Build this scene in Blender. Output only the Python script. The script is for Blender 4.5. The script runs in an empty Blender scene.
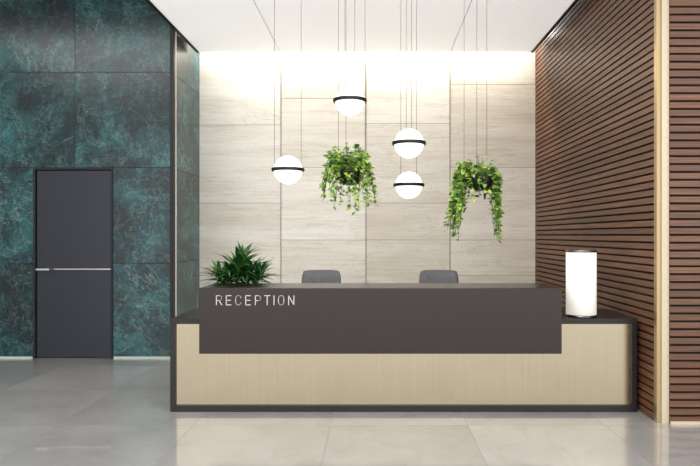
import bpy, math, random
from mathutils import Vector, Matrix
random.seed(7)
S=bpy.context.scene
S.view_settings.view_transform='Standard'

# ---------------------------------------------------------------- materials
def lin(c):
    return tuple(((v/255)/12.92 if v/255<=0.04045 else ((v/255+0.055)/1.055)**2.4) for v in c)+(1,)
def newmat(name,col=(128,128,128),rough=.5,metal=0,spec=.5,emit=None,es=0):
    m=bpy.data.materials.new(name); m.use_nodes=True
    b=m.node_tree.nodes['Principled BSDF']
    b.inputs['Base Color'].default_value=lin(col); b.inputs['Roughness'].default_value=rough
    b.inputs['Metallic'].default_value=metal; b.inputs['Specular IOR Level'].default_value=spec
    if emit: b.inputs['Emission Color'].default_value=lin(emit); b.inputs['Emission Strength'].default_value=es
    return m
class NT:
    def __init__(s,m): s.t=m.node_tree; s.b=s.t.nodes['Principled BSDF']
    def n(s,ty,**k):
        nd=s.t.nodes.new(ty)
        for a,v in k.items():
            if a.startswith('i_'): nd.inputs[a[2:].replace('_',' ')].default_value=v
            else: setattr(nd,a,v)
        return nd
    def l(s,a,b): s.t.links.new(a,b)
    def ramp(s,fac,stops):
        r=s.n('ShaderNodeValToRGB'); e=r.color_ramp.elements
        while len(e)<len(stops): e.new(.5)
        for i,(p,c) in enumerate(stops): e[i].position=p; e[i].color=lin(c)
        s.l(fac,r.inputs[0]); return r.outputs[0]
    def mix(s,ty,f,a,b):
        x=s.n('ShaderNodeMix',data_type='RGBA',blend_type=ty)
        if isinstance(f,(int,float)): x.inputs[0].default_value=f
        else: s.l(f,x.inputs[0])
        s.l(a,x.inputs[6])
        if isinstance(b,tuple): x.inputs[7].default_value=b
        else: s.l(b,x.inputs[7])
        return x.outputs[2]
    def coords(s,scale=(1,1,1),island=7.0):
        tc=s.n('ShaderNodeTexCoord'); g=s.n('ShaderNodeNewGeometry')
        m=s.n('ShaderNodeVectorMath',operation='MULTIPLY'); m.inputs[1].default_value=scale
        s.l(tc.outputs['Object'],m.inputs[0])
        w=s.n('ShaderNodeTexWhiteNoise',noise_dimensions='1D'); s.l(g.outputs['Random Per Island'],w.inputs['W'])
        q=s.n('ShaderNodeVectorMath',operation='MULTIPLY_ADD'); q.inputs[1].default_value=(island,)*3
        s.l(w.outputs['Color'],q.inputs[0]); s.l(m.outputs[0],q.inputs[2])
        return q.outputs[0],g.outputs['Random Per Island']
    def noise(s,v,sc,det=6,rough=.55,dist=0):
        n=s.n('ShaderNodeTexNoise'); n.inputs['Scale'].default_value=sc; n.inputs['Detail'].default_value=det
        n.inputs['Roughness'].default_value=rough; n.inputs['Distortion'].default_value=dist
        s.l(v,n.inputs['Vector']); return n.outputs['Fac']
    def col(s,o): s.l(o,s.b.inputs['Base Color'])

def mk_teal():
    m=newmat('teal_marble',rough=.24); t=NT(m); v,r=t.coords((1,1,1),9)
    a=t.ramp(t.noise(v,2.2,12,.70,.25),[(.36,(8,38,42)),(.45,(14,60,66)),(.54,(26,84,88)),(.66,(50,110,112))])
    fr=t.ramp(t.noise(v,9,12,.82,.3),[(.53,(0,0,0)),(.60,(100,100,100)),(.70,(195,190,190))])
    a=t.mix('MIX',fr,a,lin((98,132,126)))
    for sc,dist,wd,st in ((2.0,.7,.012,.75),(4.2,1.0,.014,.6)):
        vv=t.ramp(t.noise(v,sc,10,.70,dist),[(.5-wd*1.5,(255,255,255)),(.5,(20,34,38)),(.5+wd*1.5,(255,255,255))])
        a=t.mix('MULTIPLY',st,a,vv)
    for sc,th in ((3.4,.46),(2.2,.54),(1.4,.5)):
        lv=t.ramp(t.noise(v,sc,12,.66,.6),[(th-.005,(0,0,0)),(th,(200,200,200)),(th+.005,(0,0,0))])
        a=t.mix('MIX',lv,a,lin((146,170,160)))
    g=t.ramp(t.noise(v,24,8,.8,.4),[(.40,(0,16,20)),(.50,(255,255,255))])
    a=t.mix('MULTIPLY',.45,a,g)
    d=t.ramp(t.noise(v,1.3,6,.6,.3),[(.40,(120,128,130)),(.58,(255,255,255))])
    a=t.mix('MULTIPLY',.65,a,d)
    t.col(a); return m
def mk_trav():
    m=newmat('travertine',rough=.42); t=NT(m); v,r=t.coords((.42,1,2.6),13)
    a=t.ramp(t.noise(v,1.5,12,.58,.25),[(.32,(226,219,207)),(.45,(236,231,221)),(.55,(242,238,229)),(.68,(247,243,236))])
    v2,_=t.coords((.45,1,14),5)
    b=t.ramp(t.noise(v2,2.2,12,.72,.25),[(.36,(208,201,189)),(.46,(244,241,236)),(.58,(255,255,255))])
    a=t.mix('MULTIPLY',.42,a,b)
    vn=t.ramp(t.noise(v,1.5,10,.62,.5),[(.486,(255,255,255)),(.5,(208,198,182)),(.511,(255,255,255))])
    a=t.mix('MULTIPLY',.35,a,vn)
    v3,_=t.coords((.8,1,2.4),3)
    p=t.ramp(t.noise(v3,40,6,.8),[(.36,(182,173,158)),(.46,(255,255,255))])
    a=t.mix('MULTIPLY',.36,a,p)
    rr=t.ramp(r,[(0,(238,234,228)),(1,(255,255,255))]); a=t.mix('MULTIPLY',1,a,rr)
    t.col(a); return m
def mk_wood(name,sc):
    m=newmat(name,rough=.45); t=NT(m); v,r=t.coords(sc,11)
    a=t.ramp(t.noise(v,3,8,.6,.3),[(.3,(82,54,37)),(.5,(107,72,50)),(.7,(130,90,63))])
    rr=t.ramp(r,[(0,(215,210,208)),(1,(255,255,255))]); a=t.mix('MULTIPLY',1,a,rr)
    t.col(a); return m
def mk_floor():
    m=newmat('polished_stone',rough=.3,spec=.5); t=NT(m); v,r=t.coords((1,1,1),9)
    a=t.ramp(t.noise(v,1.3,9,.6,.6),[(.3,(144,143,142)),(.5,(157,156,154)),(.7,(169,167,165))])
    n=t.n('ShaderNodeTexNoise'); n.inputs['Scale'].default_value=1.4; n.inputs['Detail'].default_value=8; n.inputs['Distortion'].default_value=1.2
    t.l(v,n.inputs['Vector'])
    vein=t.ramp(n.outputs['Fac'],[(.47,(255,255,255)),(.5,(222,220,216)),(.53,(255,255,255))])
    a=t.mix('MULTIPLY',.35,a,vein)
    rr=t.ramp(r,[(0,(236,236,236)),(1,(255,255,255))]); a=t.mix('MULTIPLY',1,a,rr)
    t.col(a)
    t.b.inputs['Coat Weight'].default_value=1; t.b.inputs['Coat IOR'].default_value=2.1
    ro=t.n('ShaderNodeMapRange'); t.l(t.noise(v,2.5,4),ro.inputs[0]); ro.inputs[3].default_value=.015; ro.inputs[4].default_value=.07
    t.l(ro.outputs[0],t.b.inputs['Coat Roughness']); return m
def mk_leaf(name,c1,c2,c3):
    m=newmat(name,rough=.42); t=NT(m); g=t.n('ShaderNodeNewGeometry')
    a=t.ramp(g.outputs['Random Per Island'],[(0,c1),(.55,c2),(1,c3)])
    t.col(a)
    return m
def mk_noisy(name,c1,c2,rough,metal=0,sc=(1,1,1),ns=30,spec=.5):
    m=newmat(name,rough=rough,metal=metal,spec=spec); t=NT(m); v,r=t.coords(sc,0)
    t.col(t.ramp(t.noise(v,ns,4),[(.3,c1),(.7,c2)])); return m

TEAL=mk_teal(); TRAV=mk_trav(); FLOOR=mk_floor()
WOODX=mk_wood('walnut_slats_side',(18,.8,30)); WOODF=mk_wood('walnut_slats_front',(.8,18,30))
BLACK=newmat('black_metal',(24,23,24),.4,.3); GAP=newmat('dark_backing',(20,14,11),.8)
GROUT=newmat('stone_joint',(146,139,128),.8); FGROUT=newmat('floor_joint',(136,134,131),.6); TGROUT=newmat('teal_joint',(4,12,16),.7)
CEIL=mk_noisy('ceiling_white_added_glow',(238,237,235),(243,242,240),.8,ns=3)
cb=CEIL.node_tree.nodes['Principled BSDF']; cb.inputs['Emission Color'].default_value=(1,.985,.96,1); cb.inputs['Emission Strength'].default_value=.42  # emission added so the white ceiling looks bright and evens the room light
CEIL2=newmat('ceiling_plaster',(238,237,235),.8)
CJOINT=newmat('ceiling_joint',(110,110,110),.6)
DESKD=mk_noisy('desk_bronze_laminate',(60,55,53),(63,58,56),.26,.85,ns=60)
FRAME=mk_noisy('desk_frame_bronze',(40,36,37),(44,40,40),.34,.4,ns=60)
CHAMP=mk_noisy('champagne_brushed_panel',(170,159,135),(178,167,143),.16,1.0,(70,70,.6),ns=2)
LETTER=newmat('brushed_letter',(205,200,195),.35,.2)
DOORM=mk_noisy('door_laminate',(42,45,53),(46,49,57),.3,.3,ns=40)
STEEL=newmat('brushed_steel',(205,205,205),.25,1)
GOLD=mk_noisy('brushed_gold',(176,154,114),(184,162,122),.3,.85,(1,1,.05),ns=80)
CREAM=newmat('cream_trim',(200,187,162),.5)
OPAL=newmat('opal_glass',(250,248,244),.25,emit=(255,250,242),es=1.2)
SHADE=newmat('lit_lamp_shade',(235,232,226),.5,emit=(255,248,236),es=.5)
LED=newmat('led_strip',(255,255,255),.5,emit=(255,240,215),es=1.2)
WIRE=newmat('steel_wire',(90,88,86),.4,.5)
CHAIRM=mk_noisy('grey_leather',(92,91,93),(106,105,107),.45,ns=20)
LEAF1=mk_leaf('pothos_leaf',(62,104,34),(110,150,50),(176,196,92))
LEAF2=mk_leaf('dracaena_leaf',(24,62,28),(46,100,44),(92,142,68))
STEM=newmat('stem_green',(84,104,50),.6); SOIL=mk_noisy('soil',(40,30,22),(60,46,34),.95)
WHITEW=newmat('painted_wall',(214,212,208),.7)

# ---------------------------------------------------------------- mesh builder
class MB:
    def __init__(s): s.v=[];s.f=[];s.m=[];s.sm=[]
    def add(s,vs,fs,mi=0,sm=False):
        o=len(s.v); s.v+=[tuple(v) for v in vs]
        for f in fs: s.f.append([i+o for i in f]); s.m.append(mi); s.sm.append(sm)
    def box(s,x0,x1,y0,y1,z0,z1,mi=0):
        s.add([(x0,y0,z0),(x1,y0,z0),(x1,y1,z0),(x0,y1,z0),(x0,y0,z1),(x1,y0,z1),(x1,y1,z1),(x0,y1,z1)],
              [(0,3,2,1),(4,5,6,7),(0,1,5,4),(1,2,6,5),(2,3,7,6),(3,0,4,7)],mi)
    def lathe(s,c,prof,n=32,mi=0,sm=True,closed=False):
        vs=[];fs=[]
        for r,z in prof:
            for k in range(n):
                a=2*math.pi*k/n; vs.append((c[0]+r*math.cos(a),c[1]+r*math.sin(a),c[2]+z))
        L=len(prof)
        for i in range(L if closed else L-1):
            j=(i+1)%L
            for k in range(n):
                k2=(k+1)%n; fs.append((i*n+k,i*n+k2,j*n+k2,j*n+k))
        if not closed:
            fs.append(tuple(range(n))[::-1]); fs.append(tuple((L-1)*n+k for k in range(n)))
        s.add(vs,fs,mi,sm)
    def tube(s,pts,r,n=6,mi=0):
        pts=[Vector(p) for p in pts]; vs=[];fs=[]
        for i,p in enumerate(pts):
            t=(pts[min(i+1,len(pts)-1)]-pts[max(i-1,0)]).normalized()
            up=Vector((0,0,1)) if abs(t.z)<.99 else Vector((1,0,0))
            a=t.cross(up).normalized(); b=t.cross(a)
            rr=r[i] if isinstance(r,(list,tuple)) else r
            for k in range(n):
                q=2*math.pi*k/n; vs.append(p+rr*(math.cos(q)*a+math.sin(q)*b))
        for i in range(len(pts)-1):
            for k in range(n):
                k2=(k+1)%n; fs.append((i*n+k,i*n+k2,(i+1)*n+k2,(i+1)*n+k))
        fs.append(tuple(range(n))[::-1]); fs.append(tuple((len(pts)-1)*n+k for k in range(n)))
        s.add(vs,fs,mi,True)
    def obj(s,name,mats,parent=None,bevel=0,bseg=2):
        me=bpy.data.meshes.new(name); me.from_pydata(s.v,[],s.f)
        for m in mats: me.materials.append(m)
        for p,mi,sm in zip(me.polygons,s.m,s.sm): p.material_index=mi; p.use_smooth=sm
        me.update()
        o=bpy.data.objects.new(name,me); S.collection.objects.link(o)
        if parent: o.parent=parent
        if bevel:
            b=o.modifiers.new('bevel','BEVEL'); b.width=bevel; b.segments=bseg; b.limit_method='ANGLE'; b.angle_limit=.7
        return o
def empty(name):
    e=bpy.data.objects.new(name,None); e.empty_display_size=.1; S.collection.objects.link(e); return e

H=1.5
# ---------------------------------------------------------------- floor
b=MB(); T=1.08; x0=-1.43-T*6; y0=4.73-T*8
for i in range(12):
    for j in range(13):
        g=.002; b.box(x0+i*T+g,x0+(i+1)*T-g,y0+j*T+g,y0+(j+1)*T-g,-.02,0)
b.box(x0,x0+12*T,y0,y0+13*T,-.06,-.0015,1)
b.obj('floor',[FLOOR,FGROUT])

# ---------------------------------------------------------------- back wall (travertine panels)
BY=8.45; RX=-2.475
b=MB(); xs=[RX,-1.324,-.127,1.056,2.26]
cols=[[0,.93,1.95,3.05,4.35],[0,.62,1.43,2.45,3.42,4.35],[0,1.43,1.95,3.07,4.35],[0,.93,1.43,2.45,3.62,4.35]]
for c in range(4):
    zz=cols[c]
    for k in range(len(zz)-1):
        g=.003; b.box(xs[c]+g,xs[c+1]-g,BY,BY+.03,zz[k]+g,zz[k+1]-g)
b.box(RX,2.32,BY+.004,BY+.12,0,4.35,1)
b.obj('wall_back',[TRAV,GROUT])
b=MB()
for x in xs[1:4]: b.box(x-.005,x+.005,BY-.004,BY+.01,0,4.3)
b.obj('trim_1',[newmat('bronze_inlay',(98,88,74),.4,.4)])

# ---------------------------------------------------------------- teal wall + return
TY=7.3; b=MB(); P=1.16
vx=[-2.49-P*k for k in range(5)]; zz=[0.0,1.155,2.32,3.48,4.64]
dx0,dx1,dz=-4.135,-3.205,2.30
for k in range(4):
    for z in range(4):
        a,c=vx[k+1],vx[k]; g=.0035
        if z<2:
            if a<dx0<c and a<dx1<c:
                b.box(a+g,dx0-.02,TY,TY+.03,zz[z]+g,zz[z+1]-g); b.box(dx1+.02,c-g,TY,TY+.03,zz[z]+g,zz[z+1]-g); continue
            if a<dx1<c: b.box(dx1+.02,c-g,TY,TY+.03,zz[z]+g,zz[z+1]-g); continue
            if a<dx0<c: b.box(a+g,dx0-.02,TY,TY+.03,zz[z]+g,zz[z+1]-g); continue
        b.box(a+g,c-g,TY,TY+.03,zz[z]+g,zz[z+1]-g)
b.box(vx[4],dx0-.02,TY+.006,TY+.12,0,4.64,1); b.box(dx1+.02,-2.49,TY+.006,TY+.12,0,4.64,1)
b.box(dx0-.02,dx1+.02,TY+.006,TY+.12,2.32,4.64,1)
b.obj('wall_left_front',[TEAL,TGROUT])
b=MB()
for z in range(4): b.box(RX-.04,RX,TY+.12,BY+.03,zz[z]+.003,min(zz[z+1],4.35)-.003)
b.box(RX-.1,RX-.03,TY+.12,BY+.12,0,4.35,1)
b.obj('wall_left_return',[TEAL,TGROUT])
b=MB(); b.box(-2.485,-2.44,TY-.02,TY+.05,0,4.6); b.box(-2.50,-2.452,TY+.085,TY+.115,0,4.3); b.obj('trim_2',[BLACK])
b=MB(); b.box(-2.475,-2.447,TY+.052,TY+.083,0.02,4.3); b.obj('led_strip_light',[LED])
b=MB(); b.box(vx[4],dx0-.03,TY-.012,TY,0,.022); b.box(dx1+.03,-2.49,TY-.012,TY,0,.022); b.obj('baseboard_left',[newmat('light_skirting',(190,196,192),.4)])

# door
d=empty('door_1')
b=MB(); b.box(dx0-.018,dx0+.008,TY-.01,TY+.10,0,2.30); b.box(dx1-.008,dx1+.018,TY-.01,TY+.10,0,2.30); b.box(dx0-.018,dx1+.018,TY-.01,TY+.10,2.292,2.318)
b.obj('frame',[BLACK],d,.003)
b=MB(); b.box(dx0+.008,dx1-.008,TY+.05,TY+.09,0,2.292); b.obj('rebate',[BLACK],d)
b=MB(); b.box(dx0+.014,dx1-.014,TY+.01,TY+.05,.008,1.078); b.box(dx0+.014,dx1-.014,TY+.01,TY+.05,1.09,2.286)
b.obj('leaf',[DOORM],d,.004)
b=MB(); b.box(dx0+.014,dx1-.014,TY+.006,TY+.03,1.078,1.09); b.obj('inlay_strip',[STEEL],d)
b=MB(); b.tube([(dx0+.085,TY+.012,1.084),(dx0+.085,TY-.05,1.084)],.011,12); b.box(dx0+.04,dx0+.20,TY-.062,TY-.045,1.072,1.096)
b.obj('handle',[STEEL],d,.003)

# ---------------------------------------------------------------- wood slat wall right
WX=2.258; WY0=4.84; pitch=.0625; b=MB()
n=int(4.7/pitch)
for k in range(n):
    z=.01+k*pitch; b.box(WX,WX+.03,WY0+.01,BY,z,z+.045)
b.box(WX+.028,WX+.12,WY0+.01,BY+.12,0,4.7,1)
b.obj('wall_right',[WOODX,GAP])
b=MB()
for k in range(n):
    z=.01+k*pitch; b.box(2.345,3.6,4.765,4.795,z,z+.045)
b.box(2.345,3.6,4.793,4.90,0,4.7,1)
b.obj('wall_right_front',[WOODF,GAP])
b=MB(); b.box(WX-.004,2.29,4.80,4.85,0,4.7); b.obj('trim_3',[GOLD],None,.002)
b=MB(); b.box(2.29,2.345,4.785,4.90,0,4.7); b.obj('trim_4',[CREAM])
b=MB(); b.box(2.345,3.6,4.75,4.765,0,.02); b.obj('baseboard_right',[CREAM])

# ---------------------------------------------------------------- ceiling
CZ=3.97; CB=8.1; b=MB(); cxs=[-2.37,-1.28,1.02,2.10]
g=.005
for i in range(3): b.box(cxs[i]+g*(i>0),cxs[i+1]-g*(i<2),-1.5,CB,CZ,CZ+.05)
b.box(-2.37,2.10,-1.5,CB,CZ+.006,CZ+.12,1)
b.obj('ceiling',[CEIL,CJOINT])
b=MB(); b.box(-2.41,-2.37,-1.5,CB,CZ-.01,CZ+.15); b.box(2.10,2.14,-1.5,CB,CZ-.01,CZ+.15); b.obj('trim_5',[BLACK])
b=MB(); b.box(-7.2,-2.41,-1.5,TY+.1,4.66,4.75); b.box(-2.41,3.7,-1.5,BY+.12,4.72,4.80); b.obj('ceiling_upper',[CEIL2])
b=MB(); b.box(-7.25,-7.13,-1.5,TY+.12,0,4.66); b.obj('wall_left',[WHITEW])

# ---------------------------------------------------------------- reception desk
D=empty('reception_desk')
dx_0,dx_1=-1.737,2.222
b=MB()
b.box(dx_0,dx_1,5.085,5.80,.745,.79)
b.box(dx_0,dx_0+.045,5.085,5.80,.0,.745); b.box(dx_1-.045,dx_1,5.085,5.80,.0,.745)
b.box(dx_0+.045,dx_1-.045,5.085,5.14,0,.055)
b.obj('frame',[FRAME],D,.003)
b=MB(); b.box(dx_0+.045,dx_1-.045,5.105,5.13,.055,.745); b.obj('front_panel',[CHAMP],D)
b=MB(); b.box(-1.449,1.539,4.94,5.44,.521,1.064); b.obj('transaction_counter',[DESKD],D,.004)
b=MB(); b.box(-.2,-.16,5.3,5.78,0,.745); b.box(.75,.79,5.3,5.78,0,.745); b.obj('supports',[FRAME],D)
def arc(cx,cy,rx,ry,a0,a1,n=10): return [(cx+rx*math.cos(math.radians(a0+(a1-a0)*k/n)),cy+ry*math.sin(math.radians(a0+(a1-a0)*k/n))) for k in range(n+1)]
w,h=.044,.076
G={'R':[[(0,0),(0,h),(w*.55,h)]+arc(w*.55,h*.74,w*.42,h*.26,90,-90)+[(0,h*.48)],[(w*.5,h*.48),(w,0)]],
'E':[[(w*.9,h),(0,h),(0,0),(w*.9,0)],[(0,h*.5),(w*.8,h*.5)]],
'C':[arc(w*.5,h*.70,w*.5,h*.30,15,180)+arc(w*.5,h*.30,w*.5,h*.30,180,345)],
'P':[[(0,0),(0,h),(w*.55,h)]+arc(w*.55,h*.73,w*.42,h*.27,90,-90)+[(0,h*.46)]],
'T':[[(0,h),(w,h)],[(w*.5,h),(w*.5,0)]],'I':[[(0,0),(0,h)]],
'O':[arc(w*.5,h*.70,w*.5,h*.30,0,180)+arc(w*.5,h*.30,w*.5,h*.30,180,360)+[(w,h*.70)]],
'N':[[(0,0),(0,h),(w,0),(w,h)]]}
b=MB(); x=-1.305
wd=[('R',.081),('E',.078),('C',.082),('E',.080),('P',.075),('T',.078),('I',.037),('O',.083),('N',.06)]
for ch,a in wd:
    for pl in G[ch]:
        for k in range(len(pl)-1):
            p,q=Vector((pl[k][0],0,pl[k][1])),Vector((pl[k+1][0],0,pl[k+1][1])); t=(q-p).normalized(); nrm=Vector((-t.z,0,t.x))*.0030; p=p-t*.002;q=q+t*.002
            o=Vector((x,4.934,.925)); dp=Vector((0,.008,0))
            c=[p-nrm,q-nrm,q+nrm,p+nrm]; vs=[o+v for v in c]+[o+v+dp for v in c]
            b.add(vs,[(0,1,2,3),(7,6,5,4),(0,4,5,1),(1,5,6,2),(2,6,7,3),(3,7,4,0)])
    x+=a
b.obj('reception_lettering',[LETTER],D)

# ---------------------------------------------------------------- table lamp on counter
L=empty('table_lamp'); lc=(1.80,5.24,.79)
b=MB(); b.lathe(lc,[(.130,0),(.130,.018)],48,0); b.lathe((lc[0],lc[1],lc[2]+.018),[(.03,0),(.03,.03)],24,0); b.lathe(lc,[(.120,.560),(.130,.560),(.130,.578),(.120,.578)],48,0,True,True)
for k in range(3):
    a=2.1*k; b.tube([(lc[0]+.11*math.cos(a),lc[1]+.11*math.sin(a),lc[2]+.018),(lc[0]+.11*math.cos(a),lc[1]+.11*math.sin(a),lc[2]+.56)],.004)
b.obj('base_and_rim',[newmat('dark_chrome',(120,118,116),.25,1)],L)
b=MB(); b.lathe((lc[0],lc[1],lc[2]+.022),[(.127,0),(.127,.545)],64,0)
o=b.obj('shade',[SHADE],L)

# ---------------------------------------------------------------- pendant globes
def wire(b,x,y,z,mi=0): b.tube([(x,y,z),(x,y,CZ)],.0020,6,mi)
def pendant(x,y,z,th):
    e=empty('pendant_lamp'); r=.130
    b=MB(); prof=[(max(.0005,r*math.sin(math.pi*k/28)),-r*math.cos(math.pi*k/28)) for k in range(29)]
    b.lathe((x,y,z),prof,48); b.obj('opal_globe',[OPAL],e)
    b=MB(); b.lathe((x,y,z),[(.120,-.013),(.145,-.013),(.150,-.008),(.150,.012),(.146,.016),(.120,.016)],64,0,True,True)
    b.obj('ring',[BLACK],e)
    b=MB()
    for s in (0,math.pi): wire(b,x+.142*math.cos(th+s),y+.142*math.sin(th+s),z+.012)
    for s in (0,math.pi): b.lathe((x+.142*math.cos(th+s),y+.142*math.sin(th+s),CZ-.02),[(.012,0),(.012,.02)],12)
    b.obj('suspension_wires',[WIRE],e)
pendant(-.221,5.3,2.684,1.3); pendant(-.797,5.5,2.096,.7); pendant(.300,5.3,2.308,1.35); pendant(.326,5.78,1.979,.95)

# ---------------------------------------------------------------- plants
def leaf(b,p,dirv,up,L,W,mi=0,fold=.25,droop=.2):
    d=dirv.normalized(); s=d.cross(up)
    if s.length<.01: s=d.orthogonal()
    s.normalize(); u=s.cross(d)
    st=[(0,0),(.12,.36),(.32,.5),(.58,.40),(.82,.19),(1,0)]
    mid=[];lf=[];rt=[]
    for t,wv in st:
        c=p+d*(L*t)-u*(droop*L*t*t); mid.append(c); lf.append(c+s*(W*wv)+u*(fold*W*wv)); rt.append(c-s*(W*wv)+u*(fold*W*wv))
    vs=[mid[0]]
    for k in range(1,5): vs+=[mid[k],lf[k],rt[k]]
    vs.append(mid[5]); fs=[(0,1,2),(0,3,1)]
    for k in range(3):
        a=1+3*k; c=a+3; fs+=[(a,c,c+1,a+1),(a,a+2,c+2,c)]
    fs+=[(10,13,11),(10,12,13)]
    b.add(vs,fs,mi,True)
def hanging(x,y,z,strands,crown,wires):
    e=empty('hanging_potted_plant'); R=.135
    b=MB(); prof=[(.02,-.105),(.07,-.095),(.11,-.06),(.13,-.02),(R,.02),(R,.035),(.122,.035),(.118,.0)]
    b.lathe((x,y,z),prof,40,0); b.lathe((x,y,z),[(.119,.0),(.119,.015)],32,1)
    b.obj('bowl',[BLACK,SOIL],e)
    b=MB(); b.lathe((x,y,z),[(.13,.012),(.156,.012),(.158,.034),(.13,.034)],56,0,True,True); b.obj('ring',[BLACK],e)
    b=MB()
    for a in wires:
        wire(b,x+.148*math.cos(a),y+.148*math.sin(a),z+.03); b.lathe((x+.148*math.cos(a),y+.148*math.sin(a),CZ-.02),[(.012,0),(.012,.02)],12)
    b.obj('suspension_wires',[WIRE],e)
    b=MB(); rnd=random
    for (az,out,drop,up) in strands:
        ca,sa=math.cos(az),math.sin(az); pts=[]; N=int(6+drop*30)
        ph=rnd.uniform(0,6)
        for k in range(N+1):
            t=k/N
            rr=.06+(out-.06)*min(1,t*1.0)**.45
            tt=min(1,t/.3); lift=up*math.sin(tt*math.pi*.5)
            fall=max(0,t-.22)/.78
            pz=z+.02+lift-(lift+drop)*fall**1.1
            rr=max(rr,.165 if pz<z+.05 and t>.25 else 0)
            wob=.012*math.sin(ph+7*t)
            pts.append(Vector((x+rr*ca-wob*sa,y+rr*sa+wob*ca,pz)))
        b.tube(pts,.0022,5,1)
        for k in range(1,N+1):
            for q in range(2):
                if rnd.random()<.12: continue
                t=k/N; p=pts[k]+Vector((rnd.uniform(-.01,.01),rnd.uniform(-.01,.01),rnd.uniform(-.012,.012)))
                dv=Vector((ca*.6+rnd.uniform(-1,1),sa*.6+rnd.uniform(-1,1),rnd.uniform(-.8,.5)))
                Lf=rnd.uniform(.036,.062)*(1.1-.3*t)
                leaf(b,p,dv,Vector((rnd.uniform(-.3,.3),-.5+rnd.uniform(-.3,.3),1)),Lf,Lf*rnd.uniform(.7,.9))
    for k in range(crown):
        a=rnd.uniform(0,6.283); r=rnd.uniform(0,.14); hgt=rnd.uniform(.03,.17)*(1.15-r*3)
        base=Vector((x+r*.5*math.cos(a),y+r*.5*math.sin(a),z+.01)); tip=Vector((x+r*math.cos(a),y+r*math.sin(a),z+.03+hgt))
        b.tube([base,(base+tip)/2+Vector((0,0,.01)),tip],.0018,5,1)
        Lf=rnd.uniform(.045,.065)
        leaf(b,tip,Vector((math.cos(a)+rnd.uniform(-.6,.6),math.sin(a)+rnd.uniform(-.6,.6),rnd.uniform(-.3,.7))),Vector((0,-.4,1)),Lf,Lf*.85)
    b.obj('foliage',[LEAF1,STEM],e)
s1=[]
for k in range(28):
    az=random.uniform(0,6.283); s1.append((az,random.uniform(.16,.26),random.uniform(.04,.24),random.uniform(.1,.26)))
s1+=[(-1.3,.17,.38,.08),(-1.0,.17,.36,.1),(-1.6,.19,.36,.1),(-2.4,.2,.32,.12),(2.9,.26,.2,.18),(.2,.24,.3,.1),(-.3,.25,.3,.14),(3.3,.27,.15,.2),(3.0,.26,.26,.12),(-2.9,.25,.22,.15),(-.6,.2,.32,.1),(1.2,.15,.0,.3),(-1.8,.12,.0,.28),(.5,.1,.02,.3),(-2.1,.18,.3,.1),(-.9,.2,.28,.1)]
hanging(-.233,5.62,2.07,s1,80,[.35,2.45,4.5])
s2=[]
for k in range(12):
    az=random.uniform(.3,2.9); s2.append((az,random.uniform(.14,.20),random.uniform(.1,.28),random.uniform(.04,.12)))
for k in range(18): s2.append((math.pi+random.uniform(-.8,.8),random.uniform(.17,.30),random.uniform(.28,.52),random.uniform(.06,.15)))
for k in range(13): s2.append((random.uniform(-.9,.6),random.uniform(.165,.20),random.uniform(.3,.55),random.uniform(.04,.1)))
s2+=[(-2.1,.18,.2,.08),(-1.3,.17,.14,.08),(-1.7,.17,.1,.1),(3.4,.2,.56,.1),(2.9,.24,.55,.1),(-.1,.18,.6,.08),(.2,.17,.58,.08)]
hanging(.955,5.5,2.01,s2,50,[.9,2.6,4.4])

# desk dracaena
e=empty('potted_plant'); px,py,pz=-1.27,5.61,.79
b=MB(); b.lathe((px,py,pz),[(.075,0),(.09,.01),(.115,.17),(.12,.19),(.108,.19),(.10,.165)],36,0); b.lathe((px,py,pz+.14),[(.1,.0),(.101,.03)],24,1)
b.obj('pot',[newmat('charcoal_ceramic',(54,52,52),.4),SOIL],e)
b=MB()
def blade(b,p,az,el,L,W,dr):
    n=9; vs=[];fs=[]; pos=Vector(p); e_=el
    for k in range(n+1):
        t=k/n; d=Vector((math.cos(az)*math.cos(e_),math.sin(az)*math.cos(e_),math.sin(e_))); s=Vector((-math.sin(az),math.cos(az),0)); u=s.cross(d)*-1
        wv=W*(math.sin(math.pi*min(1,(t*.93+.07))**.75)) if k<n else .0005
        vs+=[pos+s*wv+u*wv*.35,pos.copy(),pos-s*wv+u*wv*.35]
        pos=pos+d*(L/n); e_-=dr/n
    if any(v.y<5.45 and v.z<1.07 for v in vs): return   # would pass through the counter
    if any(v.z<.80 for v in vs): return
    for k in range(n):
        a=3*k; fs+=[(a,a+3,a+4,a+1),(a+1,a+4,a+5,a+2)]
    b.add(vs,fs,0,True)
for (ox,oy,hh) in [(-.06,.0,.22),(.06,.02,.21),(0,-.03,.27),(.02,.03,.29),(-.11,.02,.16),(.11,.0,.16),(-.03,.04,.25)]:
    base=Vector((px+ox*.6,py+oy,pz+.15)); top=Vector((px+ox*1.8,py+oy,pz+.15+hh))
    b.tube([base,top],.009,7,1)
    for k in range(44):
        t=random.random(); p=base.lerp(top,.5+.5*t)
        blade(b,p,random.uniform(0,6.283),.1+1.2*t+random.uniform(-.2,.15),random.uniform(.19,.30),random.uniform(.014,.023),random.uniform(.5,1.3))
b.obj('foliage',[LEAF2,STEM],e)

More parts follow.
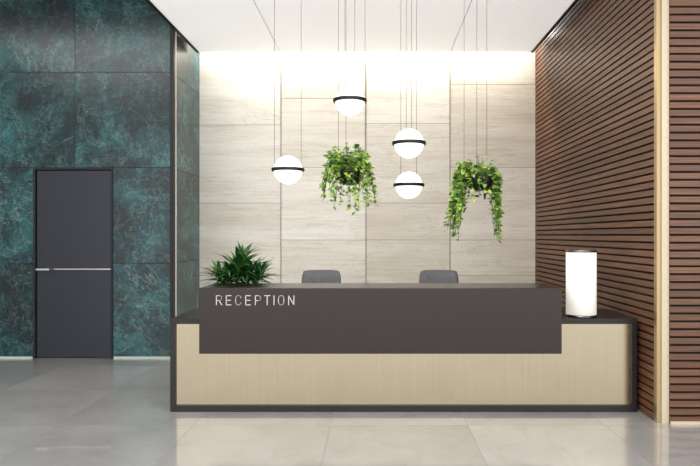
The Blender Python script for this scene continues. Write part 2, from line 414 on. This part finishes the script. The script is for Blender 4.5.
# ---------------------------------------------------------------- office chairs
def chair(cx,cy):
    e=empty('office_chair')
    b=MB()
    for k in range(5):
        a=math.pi/2+k*2*math.pi/5; ex,ey=cx+.28*math.cos(a),cy+.28*math.sin(a)
        b.tube([(cx,cy,.12),(ex,ey,.07)],[.022,.014],8); b.tube([(ex,ey,.075),(ex,ey,.05)],.01,8)
        b.tube([(ex-.02*math.sin(a),ey+.02*math.cos(a),.027),(ex+.02*math.sin(a),ey-.02*math.cos(a),.027)],.027,16)
    b.lathe((cx,cy,.09),[(.035,0),(.035,.06),(.022,.08),(.022,.33)],20)
    b.box(cx-.1,cx+.1,cy-.1,cy+.14,.41,.435)
    b.box(cx-.03,cx+.03,cy+.12,cy+.29,.415,.435); b.box(cx-.03,cx+.03,cy+.27,cy+.29,.415,.75)
    for s in (-1,1):
        b.tube([(cx+s*.1,cy,.425),(cx+s*.28,cy,.43),(cx+s*.29,cy,.62)],.012,8); b.box(cx+s*.29-.03,cx+s*.29+.03,cy-.12,cy+.13,.62,.645)
    b.obj('base_and_arms',[BLACK],e,.004)
    b=MB(); b.box(cx-.24,cx+.24,cy-.24,cy+.22,.435,.51)
    b.obj('seat',[CHAIRM],e,.03,4)
    b=MB(); nx,nz=12,12; z0,z1=.56,1.12
    fr=[];bk=[]
    for j in range(nz+1):
        tz=j/nz; z=z0+(z1-z0)*tz; hw=.225-.02*tz**2-(.012 if j in(0,nz) else 0)
        for i in range(nx+1):
            tx=i/nx*2-1; yy=cy+.23+.05*tz-.035*tx*tx; th=.045*(1-.5*abs(tx)**4)*(1-.6*abs(2*tz-1)**6)
            zz_=z-(.012*abs(tx)**6 if tz>.9 else 0)
            fr.append((cx+tx*hw,yy-th*.5,zz_)); bk.append((cx+tx*hw,yy+th*.5,zz_))
    M=nx+1; o=len(fr); fs=[]
    for j in range(nz):
        for i in range(nx):
            a=j*M+i; fs.append((a,a+1,a+M+1,a+M)); fs.append((o+a,o+a+M,o+a+M+1,o+a+1))
    for i in range(nx):
        a=i; fs.append((a,o+a,o+a+1,a+1)); a=nz*M+i; fs.append((a,a+1,o+a+1,o+a))
    for j in range(nz):
        a=j*M; fs.append((a,a+M,o+a+M,o+a)); a=j*M+nx; fs.append((a,o+a,o+a+M,a+M))
    b.add(fr+bk,fs,0,True); b.obj('backrest',[CHAIRM],e)
chair(-.58,6.25); chair(.69,6.25)

# ---------------------------------------------------------------- lights
def area(name,loc,rot,sx,sy,p,col=(1,1,1)):
    l=bpy.data.lights.new(name,'AREA'); l.shape='RECTANGLE'; l.size=sx; l.size_y=sy; l.energy=p; l.color=col
    o=bpy.data.objects.new(name,l); S.collection.objects.link(o); o.location=loc; o.rotation_euler=rot; return o
area('cove_light',(-.1,8.26,4.28),(math.radians(2),0,0),4.5,.08,80,(1,.96,.88))
area('overhead_fill',(-.1,2.6,3.94),(0,0,0),3.6,2.4,180,(1,.985,.96))  # added fill under the canopy, out of frame, no actual fixture
area('overhead_fill_left',(-4.6,3.8,4.6),(0,0,0),3,3,120,(1,.98,.96))  # second added fill, brightens the left side from above, unseen
W=bpy.data.worlds.new('world'); S.world=W; W.use_nodes=True
bg=W.node_tree.nodes['Background']; bg.inputs[0].default_value=(.985,.985,1,1); bg.inputs[1].default_value=2.0

# ---------------------------------------------------------------- camera
c=bpy.data.cameras.new('camera'); co=bpy.data.objects.new('camera',c); S.collection.objects.link(co)
co.location=(0,0,H); co.rotation_euler=(math.pi/2,0,0); c.sensor_width=36; c.lens=600/700*36
c.shift_x=-25/700; c.shift_y=2/700; c.clip_end=200
S.camera=co
